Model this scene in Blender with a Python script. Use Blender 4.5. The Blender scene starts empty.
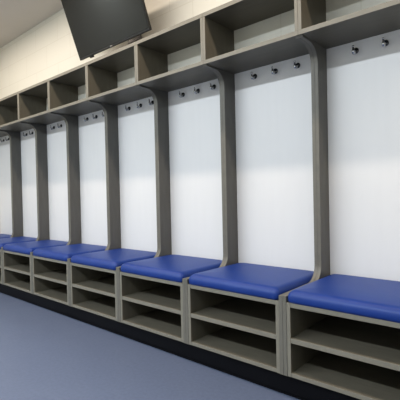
import bpy, bmesh, math
from mathutils import Vector, Matrix

COL = bpy.context.scene.collection
W = 0.60                      # pitch of the bays
NB = 8                        # bays in view, 0 is the nearest (right)
YW = 0.4706                   # face of the white panels
YB = 0.4766                   # face of the block wall
H = 0.019                     # half thickness of a fin
ORD = ['nearest', 'second', 'third', 'fourth', 'fifth', 'sixth', 'seventh', 'eighth']


# ------------------------------------------------------------ helpers
def link(name, bm, mat, parent=None, smooth=False, loc=None):
    bmesh.ops.recalc_face_normals(bm, faces=bm.faces[:])
    me = bpy.data.meshes.new(name)
    bm.to_mesh(me)
    bm.free()
    me.materials.append(mat)
    if smooth:
        for p in me.polygons:
            p.use_smooth = True
    o = bpy.data.objects.new(name, me)
    COL.objects.link(o)
    if parent:
        o.parent = parent
    if loc:
        o.location = loc
    return o


def box(bm, x0, x1, y0, y1, z0, z1, bev=0.0, seg=2):
    r = bmesh.ops.create_cube(bm, size=1.0)
    vs = r['verts']
    for v in vs:
        v.co = Vector((x0 + (v.co.x + .5) * (x1 - x0), y0 + (v.co.y + .5) * (y1 - y0), z0 + (v.co.z + .5) * (z1 - z0)))
    if bev:
        es = list({e for v in vs for e in v.link_edges})
        bmesh.ops.bevel(bm, geom=es, offset=bev, segments=seg, profile=0.5, affect='EDGES')


def board(name, dims, mat, parent, bev=0.0012):
    bm = bmesh.new()
    box(bm, *dims, bev=bev, seg=2)
    o = link(name, bm, mat, parent)
    o.data.materials.append(EDGE)
    for p in o.data.polygons:              # front edge banding, painted paler for the lamp light it catches
        if p.normal.y < -.5:
            p.material_index = 1
    return o


def tube(bm, pts, rad, n=12, cap=True):
    rings = []
    prev = None
    for i, p in enumerate(pts):
        p = Vector(p)
        t = (Vector(pts[min(i + 1, len(pts) - 1)]) - Vector(pts[max(i - 1, 0)])).normalized()
        a = Vector((1, 0, 0)) if prev is None else prev
        a = (a - t * a.dot(t))
        if a.length < 1e-4:
            a = Vector((0, 0, 1)) - t * t.z
        a.normalize()
        prev = a
        b = t.cross(a)
        r = rad[i] if isinstance(rad, (list, tuple)) else rad
        rings.append([bm.verts.new(p + a * r * math.cos(2 * math.pi * k / n) + b * r * math.sin(2 * math.pi * k / n)) for k in range(n)])
    for r0, r1 in zip(rings, rings[1:]):
        for k in range(n):
            bm.faces.new((r0[k], r0[(k + 1) % n], r1[(k + 1) % n], r1[k]))
    if cap:
        bm.faces.new(rings[0])
        bm.faces.new(rings[-1])


def thing(name, label, cat, loc=(0, 0, 0), group=None):
    o = bpy.data.objects.new(name, None)
    o.empty_display_size = 0.05
    COL.objects.link(o)
    o.location = loc
    return tag(o, label, cat, group)


def tag(o, label, cat, group=None):
    o['label'] = label
    o['category'] = cat
    if group:
        o['group'] = group
    return o


def dup(root, loc, label):
    r = root.copy()
    COL.objects.link(r)
    r.location = loc
    r['label'] = label
    for ch in list(root.children):
        c = ch.copy()
        COL.objects.link(c)
        c.parent = r
        for g in list(ch.children):
            d = g.copy()
            COL.objects.link(d)
            d.parent = c
    return r


def struct(o):
    o['kind'] = 'structure'
    return o


# ------------------------------------------------------------ materials
def new_mat(name, col, rough=0.5, spec=0.5, metal=0.0):
    m = bpy.data.materials.new(name)
    m.use_nodes = True
    nt = m.node_tree
    b = nt.nodes['Principled BSDF']
    b.inputs['Base Color'].default_value = (*col, 1)
    b.inputs['Roughness'].default_value = rough
    b.inputs['Specular IOR Level'].default_value = spec
    b.inputs['Metallic'].default_value = metal
    return m, nt, b


def mixed(nt, b, fac, c0, c1):
    r = nt.nodes.new('ShaderNodeValToRGB')
    r.color_ramp.elements[0].color = (*c0, 1)
    r.color_ramp.elements[1].color = (*c1, 1)
    r.color_ramp.elements[0].position = 0.25
    r.color_ramp.elements[1].position = 0.75
    nt.links.new(fac, r.inputs[0])
    nt.links.new(r.outputs[0], b.inputs['Base Color'])
    return r


def noise(nt, scale, sc=(1, 1, 1), detail=4, coord='Object'):
    tc = nt.nodes.new('ShaderNodeTexCoord')
    mp = nt.nodes.new('ShaderNodeMapping')
    mp.inputs['Scale'].default_value = sc
    n = nt.nodes.new('ShaderNodeTexNoise')
    n.inputs['Scale'].default_value = scale
    n.inputs['Detail'].default_value = detail
    nt.links.new(tc.outputs[coord], mp.inputs[0])
    nt.links.new(mp.outputs[0], n.inputs['Vector'])
    return n


def bump(nt, b, height, strength, dist):
    bp = nt.nodes.new('ShaderNodeBump')
    bp.inputs['Strength'].default_value = strength
    bp.inputs['Distance'].default_value = dist
    nt.links.new(height, bp.inputs['Height'])
    nt.links.new(bp.outputs[0], b.inputs['Normal'])
    return bp


# grey taupe laminate, faint grain
def laminate(name, c0, c1, sc, rough=0.42):
    m, nt, b = new_mat(name, c0, rough, 0.4)
    n = noise(nt, 22, sc, 5)
    mixed(nt, b, n.outputs['Fac'], c0, c1)
    return m


LAM = laminate('grey_laminate', (.130, .119, .094), (.154, .141, .112), (2, 2, .35))
LAMH = laminate('grey_laminate_boards', (.130, .119, .094), (.154, .141, .112), (.35, 2, 2))
EDGE = laminate('grey_lit_edge_band', (.205, .190, .156), (.228, .211, .174), (1, 1, 1), 0.45)  # lit tone of the board laminate, painted on front edges
FIN = laminate('grey_fin_laminate', (.115, .112, .102), (.135, .131, .120), (2, 2, .35), 0.4)
FINE = laminate('fin_edge_band', (.150, .141, .120), (.172, .162, .139), (1, 1, 1), 0.45)
BACK_SHADE, _, _ = new_mat('shaded_back_board', (.006, .0055, .005), .8, .2)  # grey boards painted near black for the deep shade inside
BLACK, _, _ = new_mat('black_plinth', (.004, .004, .006), .5, .2)

WHITE, nt, b = new_mat('white_panel', (.72, .72, .72), .38, .4)
n = noise(nt, 9, (3, 3, .3), 2)
mixed(nt, b, n.outputs['Fac'], (.705, .697, .692), (.717, .709, .704))

VINYL, nt, b = new_mat('blue_vinyl', (.012, .045, .30), .42, .38)
n = noise(nt, 420, (1, 1, 1), 2)
bump(nt, b, n.outputs['Fac'], .10, .001)
n2 = noise(nt, 5, (1, 1, 1), 3)
mixed(nt, b, n2.outputs['Fac'], (.010, .038, .19), (.013, .044, .212))

CHROME, _, _ = new_mat('chrome', (.55, .56, .58), .16, .5, 1.0)
GUN, _, _ = new_mat('dark_chrome', (.10, .105, .115), .25, .5, 1.0)
TVB, _, _ = new_mat('black_plastic', (.012, .012, .012), .35, .5)
TVG, nt, b = new_mat('tv_glass', (.010, .009, .007), .05, .4)
LOGO, _, _ = new_mat('silver_mark', (.45, .44, .42), .4)

# painted blockwork
BLOCK, nt, b = new_mat('cream_painted_block', (.80, .74, .62), .6, .25)
tc = nt.nodes.new('ShaderNodeTexCoord')
sx = nt.nodes.new('ShaderNodeSeparateXYZ')
cx = nt.nodes.new('ShaderNodeCombineXYZ')
nt.links.new(tc.outputs['Object'], sx.inputs[0])
ad = nt.nodes.new('ShaderNodeMath')
ad.operation = 'ADD'
nt.links.new(sx.outputs[0], ad.inputs[0])
nt.links.new(sx.outputs[1], ad.inputs[1])
az = nt.nodes.new('ShaderNodeMath')
az.operation = 'ADD'
az.inputs[1].default_value = -2.240 + 0.225 * 10
nt.links.new(sx.outputs[2], az.inputs[0])
nt.links.new(ad.outputs[0], cx.inputs[0])
nt.links.new(az.outputs[0], cx.inputs[1])
br = nt.nodes.new('ShaderNodeTexBrick')
br.inputs['Scale'].default_value = 1.0
br.inputs['Brick Width'].default_value = .45
br.inputs['Row Height'].default_value = .225
br.inputs['Mortar Size'].default_value = .004
br.inputs['Mortar Smooth'].default_value = .6
br.inputs['Color1'].default_value = (.655, .64, .575, 1)
br.inputs['Color2'].default_value = (.665, .65, .585, 1)
br.inputs['Mortar'].default_value = (.60, .58, .51, 1)
nt.links.new(cx.outputs[0], br.inputs['Vector'])
nt.links.new(br.outputs['Color'], b.inputs['Base Color'])
bw = nt.nodes.new('ShaderNodeRGBToBW')
nt.links.new(br.outputs['Color'], bw.inputs[0])
bump(nt, b, bw.outputs[0], .35, .01)

CEIL, nt, b = new_mat('ceiling_paint', (.60, .565, .52), .8, .2)
n = noise(nt, 2, (1, 1, 1), 2)
mixed(nt, b, n.outputs['Fac'], (.60, .565, .515), (.62, .585, .535))

FLOOR, nt, b = new_mat('blue_grey_vinyl_floor', (.16, .19, .28), .42, .5)
n = noise(nt, 60, (1, 1, 1), 6)
mixed(nt, b, n.outputs['Fac'], (.108, .130, .192), (.132, .157, .226))
n2 = noise(nt, 3, (1, 1, 1), 3)
mr = nt.nodes.new('ShaderNodeMapRange')
mr.inputs[3].default_value = .34
mr.inputs[4].default_value = .5
nt.links.new(n2.outputs['Fac'], mr.inputs[0])
nt.links.new(mr.outputs[0], b.inputs['Roughness'])

# ------------------------------------------------------------ the room
X0, X1, Y0, ZC = -4.22, 2.6, -3.7, 2.735


def slab(name, d, m):
    bm = bmesh.new()
    box(bm, *d)
    return struct(link(name, bm, m))


slab('floor', (X0 - .1, X1 + .1, Y0 - .1, YB + .1, -.1, 0), FLOOR)
slab('ceiling', (X0 - .1, X1 + .1, Y0 - .1, YB + .1, ZC, ZC + .1), CEIL)
slab('wall_front', (X0 - .1, X1 + .1, YB, YB + .1, 0, ZC), BLOCK)
slab('wall_back', (X0 - .1, X1 + .1, Y0 - .1, Y0, 0, ZC), BLOCK)
slab('wall_left', (X0 - .1, X0, Y0, YB, 0, ZC), BLOCK)
slab('wall_right', (X1, X1 + .1, Y0, YB, 0, ZC), BLOCK)

XR = W                         # right end of the built run
XL = -W * (NB - 1)             # left end

# black recessed kick plinth under the whole run
bm = bmesh.new()
box(bm, XL, XR + H, .030, YW, 0, .0995, bev=.001)
box(bm, XL, XR + H, .024, .030, 0, .006, bev=.001)
tag(link('kick_plinth', bm, BLACK), 'long black recessed kick plinth on the floor under the bench', 'plinth')


def bay_x(i):                  # left edge post of bay i
    return -W * i


# ------------------------------------------------------------ white back panels
def bay_words(i):
    return ['at the right edge of the photo', 'second from the right edge', 'third from the right edge',
            'fourth from the right edge', 'fifth from the right edge', 'sixth from the right edge',
            'seventh from the right edge', 'eighth, at the far left end'][i]


first = None
for i in range(NB):
    lab = 'tall white back panel above the blue bench, ' + bay_words(i)
    if first is None:
        bm = bmesh.new()
        box(bm, .0004, W - .0004, YW, YB - .0015, 0, 1.664)
        first = tag(link('back_panel', bm, WHITE, loc=(bay_x(i), 0, 0)), lab, 'panel', 'white back panels between the fins')
    else:
        o = first.copy()
        COL.objects.link(o)
        o.location = (bay_x(i), 0, 0)
        o['label'] = lab

# ------------------------------------------------------------ bench cabinets
SP = .018                       # side panel
xa, xb = H, W - H               # between the two fins


def make_bench(label):
    t = thing('bench_cabinet', label, 'bench cabinet', (bay_x(0), 0, .0995), 'open bench cabinets')
    z = lambda v: v - .0995
    fr = .0012
    board('side_panel', (xa, xa + SP, 0, YW - .004, 0, z(.429)), LAM, t)
    board('side_panel', (xb - SP, xb, 0, YW - .004, 0, z(.429)), LAM, t)
    i0, i1 = xa + SP, xb - SP
    board('bottom_board', (i0, i1, .001, YW - .012, 0, z(.1185)), LAMH, t)
    s = board('shelf', (i0, i1, .001, YW - .012, z(.2505), z(.273)), LAMH, t)
    board('top_board', (i0, i1, .001, YW - .012, z(.408), z(.429)), LAMH, t)
    board('back_board', (i0, i1, YW - .012, YW - .004, 0, z(.429)), BACK_SHADE, t, bev=0)
    return t


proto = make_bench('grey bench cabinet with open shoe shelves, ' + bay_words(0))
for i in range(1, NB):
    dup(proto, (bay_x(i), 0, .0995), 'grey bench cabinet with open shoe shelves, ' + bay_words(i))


# ------------------------------------------------------------ cushions
def ring(bm, x0, x1, y0, y1, r, z, n=6):
    vs = []
    for cxx, cyy, a0 in ((x1 - r, y1 - r, 0), (x0 + r, y1 - r, 90), (x0 + r, y0 + r, 180), (x1 - r, y0 + r, 270)):
        for k in range(n + 1):
            a = math.radians(a0 + 90 * k / n)
            vs.append(bm.verts.new((cxx + r * math.cos(a), cyy + r * math.sin(a), z)))
    return vs


def make_cushion(label):
    bm = bmesh.new()
    x0, x1, y0, y1 = xa + .001, xb - .001, -.006, YW - .001
    R0, T, RT = .026, .056, .034
    lv = [(.006, 0), (.001, .006), (0, .014)]
    for k in range(0, 8):
        a = math.radians(90 * k / 7)
        lv.append((RT * (1 - math.cos(a)), T - RT + RT * math.sin(a)))
    lv += [(.065, T + .0030), (.10, T + .0050), (.15, T + .0062)]
    prev = None
    for ins, z in lv:
        r = max(.006, R0 - ins * .3)
        cur = ring(bm, x0 + ins, x1 - ins, y0 + ins, y1 - min(ins, .012 + ins * .3), r, z)
        if prev is None:
            bm.faces.new(list(reversed(cur)))
        else:
            n = len(cur)
            for k in range(n):
                bm.faces.new((prev[k], prev[(k + 1) % n], cur[(k + 1) % n], cur[k]))
        prev = cur
    bm.faces.new(prev)
    o = link('seat_cushion', bm, VINYL, None, True, (bay_x(0), 0, .4291))
    return tag(o, label, 'cushion', 'blue vinyl bench cushions')


cproto = make_cushion('blue vinyl seat cushion on the bench, ' + bay_words(0))
for i in range(1, NB):
    o = cproto.copy()
    COL.objects.link(o)
    o.location = (bay_x(i), 0, .4291)
    o['label'] = 'blue vinyl seat cushion on the bench, ' + bay_words(i)


# ------------------------------------------------------------ fins
def make_fin(label):
    pts = [(YW - .0005, .0995), (0, .0995), (0, .4535)]
    yf, R1, R2, zt, zl = .365, .090, .085, 1.664, .4555
    yc = yf - R2
    pts.append((yc - .01, zl))
    for k in range(0, 11):                       # lower flare, concave quarter
        a = math.radians(270 + 90 * k / 10)
        pts.append((yc + R2 * math.cos(a), zl + R2 + R2 * math.sin(a)))
    for k in range(0, 15):                       # upper sweep into the shelf
        a = math.radians(90 * k / 14)
        pts.append((yf - R1 + R1 * math.cos(a), zt - .010 - R1 + R1 * math.sin(a)))
    pts += [(.206, zt - .008), (.200, zt), (YW - .0005, zt)]
    cl = []
    for p in pts:
        if not cl or (Vector(p) - Vector(cl[-1])).length > 1e-4:
            cl.append(p)
    t = thing('divider_fin', label, 'divider', (bay_x(0), 0, .0995), 'curved divider fins')
    z0 = .0995
    bm = bmesh.new()
    E_ = .0015                                    # edge band strip thickness
    a = [bm.verts.new((-H, y, z - z0)) for y, z in cl]
    b_ = [bm.verts.new((H, y, z - z0)) for y, z in cl]
    bm.faces.new(a)
    bm.faces.new(list(reversed(b_)))
    n = len(cl)
    for k in range(n):
        bm.faces.new((a[k], b_[k], b_[(k + 1) % n], a[(k + 1) % n]))
    link('panel', bm, FIN, t)
    # edge band: two thin strips with a hairline joint along the front edge
    bm = bmesh.new()
    path = cl[1:-1]
    nrm = []
    for k in range(len(path)):
        p0, p1 = Vector(path[max(k - 1, 0)]), Vector(path[min(k + 1, len(path) - 1)])
        d = (p1 - p0).normalized()
        nrm.append(Vector((-d.y, d.x)))
    for s0, s1 in ((-H + .0008, -.0008), (.0008, H - .0008)):
        rows = []
        for (y, z), nn in zip(path, nrm):
            q = Vector((y, z)) + nn * E_
            rows.append([bm.verts.new((s0, y, z - z0)), bm.verts.new((s0, q.x, q.y - z0)),
                         bm.verts.new((s1, q.x, q.y - z0)), bm.verts.new((s1, y, z - z0))])
        for r0, r1 in zip(rows, rows[1:]):
            for k in range(3):
                bm.faces.new((r0[k], r0[k + 1], r1[k + 1], r1[k]))
    o = link('edge_band', bm, FINE, t)
    o['label'] = 'lighter grey front edge strip'
    return t


FW = ['nearest the right edge of the photo', 'second from the right', 'third from the right', 'fourth from the right',
      'fifth from the right', 'sixth from the right', 'seventh from the right, farthest at the left']
fproto = make_fin('tall grey divider fin curving into the shelf, ' + FW[0])
for i in range(1, NB - 1):
    dup(fproto, (bay_x(i), 0, .0995), 'tall grey divider fin curving into the shelf, ' + FW[i])


# ------------------------------------------------------------ overhead cubbies
def make_cubby(label):
    t = thing('overhead_cubby', label, 'shelf unit', (bay_x(0), 0, 1.664), 'overhead open cubbies')
    z = lambda v: v - 1.664
    y0, y1, s = .193, YB - .001, .018
    board('bottom_board', (.0003, W - .0003, y0, y1, 0, z(1.687)), LAMH, t)
    board('top_board', (.0003, W - .0003, y0, y1, z(1.935), z(1.959)), LAMH, t)
    board('side_panel', (.0003, s, y0 + .0005, y1, z(1.687), z(1.935)), LAM, t)
    board('side_panel', (W - s, W - .0003, y0 + .0005, y1, z(1.687), z(1.935)), LAM, t)
    return t


uproto = make_cubby('grey open overhead cubby on the wall, ' + bay_words(0))
for i in range(1, NB):
    dup(uproto, (bay_x(i), 0, 1.664), 'grey open overhead cubby on the wall, ' + bay_words(i))


# ------------------------------------------------------------ coat hooks
def make_hook(label, loc):
    t = thing('coat_hook', label, 'coat hook', loc, 'coat hooks on the white panels')
    bm = bmesh.new()
    prof = [(0, .015), (-.004, .015), (-.0065, .0135), (-.008, .010)]
    rings = [[bm.verts.new((r * math.cos(2 * math.pi * k / 20), y, r * math.sin(2 * math.pi * k / 20))) for k in range(20)] for y, r in prof]
    for r0, r1 in zip(rings, rings[1:]):
        for k in range(20):
            bm.faces.new((r0[k], r0[(k + 1) % 20], r1[(k + 1) % 20], r1[k]))
    bm.faces.new(rings[0])
    bm.faces.new(rings[-1])
    link('mounting_plate', bm, GUN, t, True)
    bm = bmesh.new()
    pts = [(0, -.007, -.002), (0, -.014, -.007)]
    for k in range(0, 9):
        a = math.radians(250 - 70 * k / 8 - 0)
        pts.append((0, -.024 + .010 * math.cos(math.radians(-60 - 120 * k / 8)), -.008 + .010 * math.sin(math.radians(-60 - 120 * k / 8))))
    pts += [(0, -.035, .000), (0, -.036, .012)]
    tube(bm, pts, [.007] * 2 + [.0075] * 9 + [.0045, .0035], 12)
    link('prong', bm, CHROME, t, True)
    bm = bmesh.new()
    bmesh.ops.create_uvsphere(bm, u_segments=12, v_segments=8, radius=.0055, matrix=Matrix.Translation((0, -.036, .014)))
    link('ball_tip', bm, CHROME, t, True)
    return t


hp = None
for i in range(NB):
    for k, side in ((-1, 'left'), (0, 'middle'), (1, 'right')):
        if k == 1 and (i == 0 or i > 4):     # outside the frame or behind a fin
            continue
        loc = (bay_x(i) + W / 2 + k * .141 + .012, YW, 1.616)
        lab = '%s metal coat hook on the white panel %s' % (side, bay_words(i))
        if hp is None:
            hp = make_hook(lab, loc)
        else:
            dup(hp, loc, lab)


# ------------------------------------------------------------ television
def make_tv():
    w, h, d = .861, .500, .022
    t = thing('television', 'black flat screen television tilted down above the overhead cubbies', 'television', (-1.545, .250, 2.028))
    t.rotation_euler = (math.radians(20), 0, 0)
    bm = bmesh.new()
    box(bm, -w / 2, w / 2, 0, d, 0, h, bev=.004, seg=3)
    link('casing', bm, TVB, t)
    bm = bmesh.new()
    box(bm, -w / 2 + .008, w / 2 - .008, -.0012, .002, .016, h - .008, bev=.0005, seg=1)
    link('screen', bm, TVG, t)
    bm = bmesh.new()
    box(bm, -w * .36, w * .40, d, d + .035, .010, h * .72, bev=.012, seg=3)
    link('rear_housing', bm, TVB, t)
    bm = bmesh.new()
    box(bm, -.014, -.003, -.003, .001, .004, .012, bev=.001)
    box(bm, .000, .014, -.003, .001, .004, .007, bev=.001)
    box(bm, .000, .004, -.003, .001, .004, .012, bev=.001)
    o = link('maker_mark', bm, LOGO, t)
    o['label'] = 'tiny silver mark at the bottom of the bezel'
    bm = bmesh.new()
    box(bm, -.300, -.262, .004, .024, -.012, .001, bev=.003)
    link('sensor_pod', bm, TVB, t)
    # wall bracket: plate on the wall and two arms, built in the set's own tilted frame
    inv = Matrix.Rotation(math.radians(-20), 4, 'X')
    bm = bmesh.new()
    box(bm, -.08, .08, YB - .250 - .008, YB - .250 - .002, .10, .38, bev=.001)
    for sx_ in (-.05, .05):
        tube(bm, [(sx_, YB - .250 - .006, .26), (sx_, .02, .24)], .012, 10)
    bmesh.ops.transform(bm, matrix=inv, verts=bm.verts[:])
    link('wall_bracket', bm, TVB, t)
    return t


make_tv()

# ------------------------------------------------------------ light
def area(name, loc, size, col, power, rot=(0, 0, 0)):
    l = bpy.data.lights.new(name, 'AREA')
    l.shape = 'RECTANGLE'
    l.size, l.size_y = size
    l.color = col
    l.energy = power
    o = bpy.data.objects.new(name, l)
    COL.objects.link(o)
    o.location = loc
    o.rotation_euler = rot
    return o


area('strip_light_warm', (-.8, -.28, ZC - .02), (6.6, .06), (1.0, .85, .71), 60)
area('strip_light_cool', (-1.45, -2.58, ZC - .02), (5.3, .14), (.85, .93, 1.0), 178)

wd = bpy.data.worlds.new('world')
bpy.context.scene.world = wd
wd.use_nodes = True
wd.node_tree.nodes['Background'].inputs[0].default_value = (.8, .85, .9, 1)
wd.node_tree.nodes['Background'].inputs[1].default_value = .02

# ------------------------------------------------------------ camera
CX, CY, CZ, YAW, PITCH, ROLL, F = 0.8947, -1.5487, 0.9146, 0.7248, -0.0145, -0.022, 395.18
cam = bpy.data.cameras.new('camera')
co = bpy.data.objects.new('camera', cam)
COL.objects.link(co)
cam.sensor_width = 36
cam.lens = 36 * F / 400
f = Vector((-math.sin(YAW) * math.cos(PITCH), math.cos(YAW) * math.cos(PITCH), math.sin(PITCH)))
rt = Vector((math.cos(YAW), math.sin(YAW), 0))
up = rt.cross(f)
r2 = rt * math.cos(ROLL) + up * math.sin(ROLL)
u2 = -rt * math.sin(ROLL) + up * math.cos(ROLL)
M = Matrix((r2, u2, -f)).transposed().to_4x4()
M.translation = (CX, CY, CZ)
co.matrix_world = M
cam.clip_start = .02
sc = bpy.context.scene
sc.camera = co
sc.view_settings.view_transform = 'Standard'
sc.view_settings.look = 'Medium High Contrast'
sc.view_settings.exposure = 0
sc.cycles.max_bounces = 12
sc.cycles.diffuse_bounces = 6
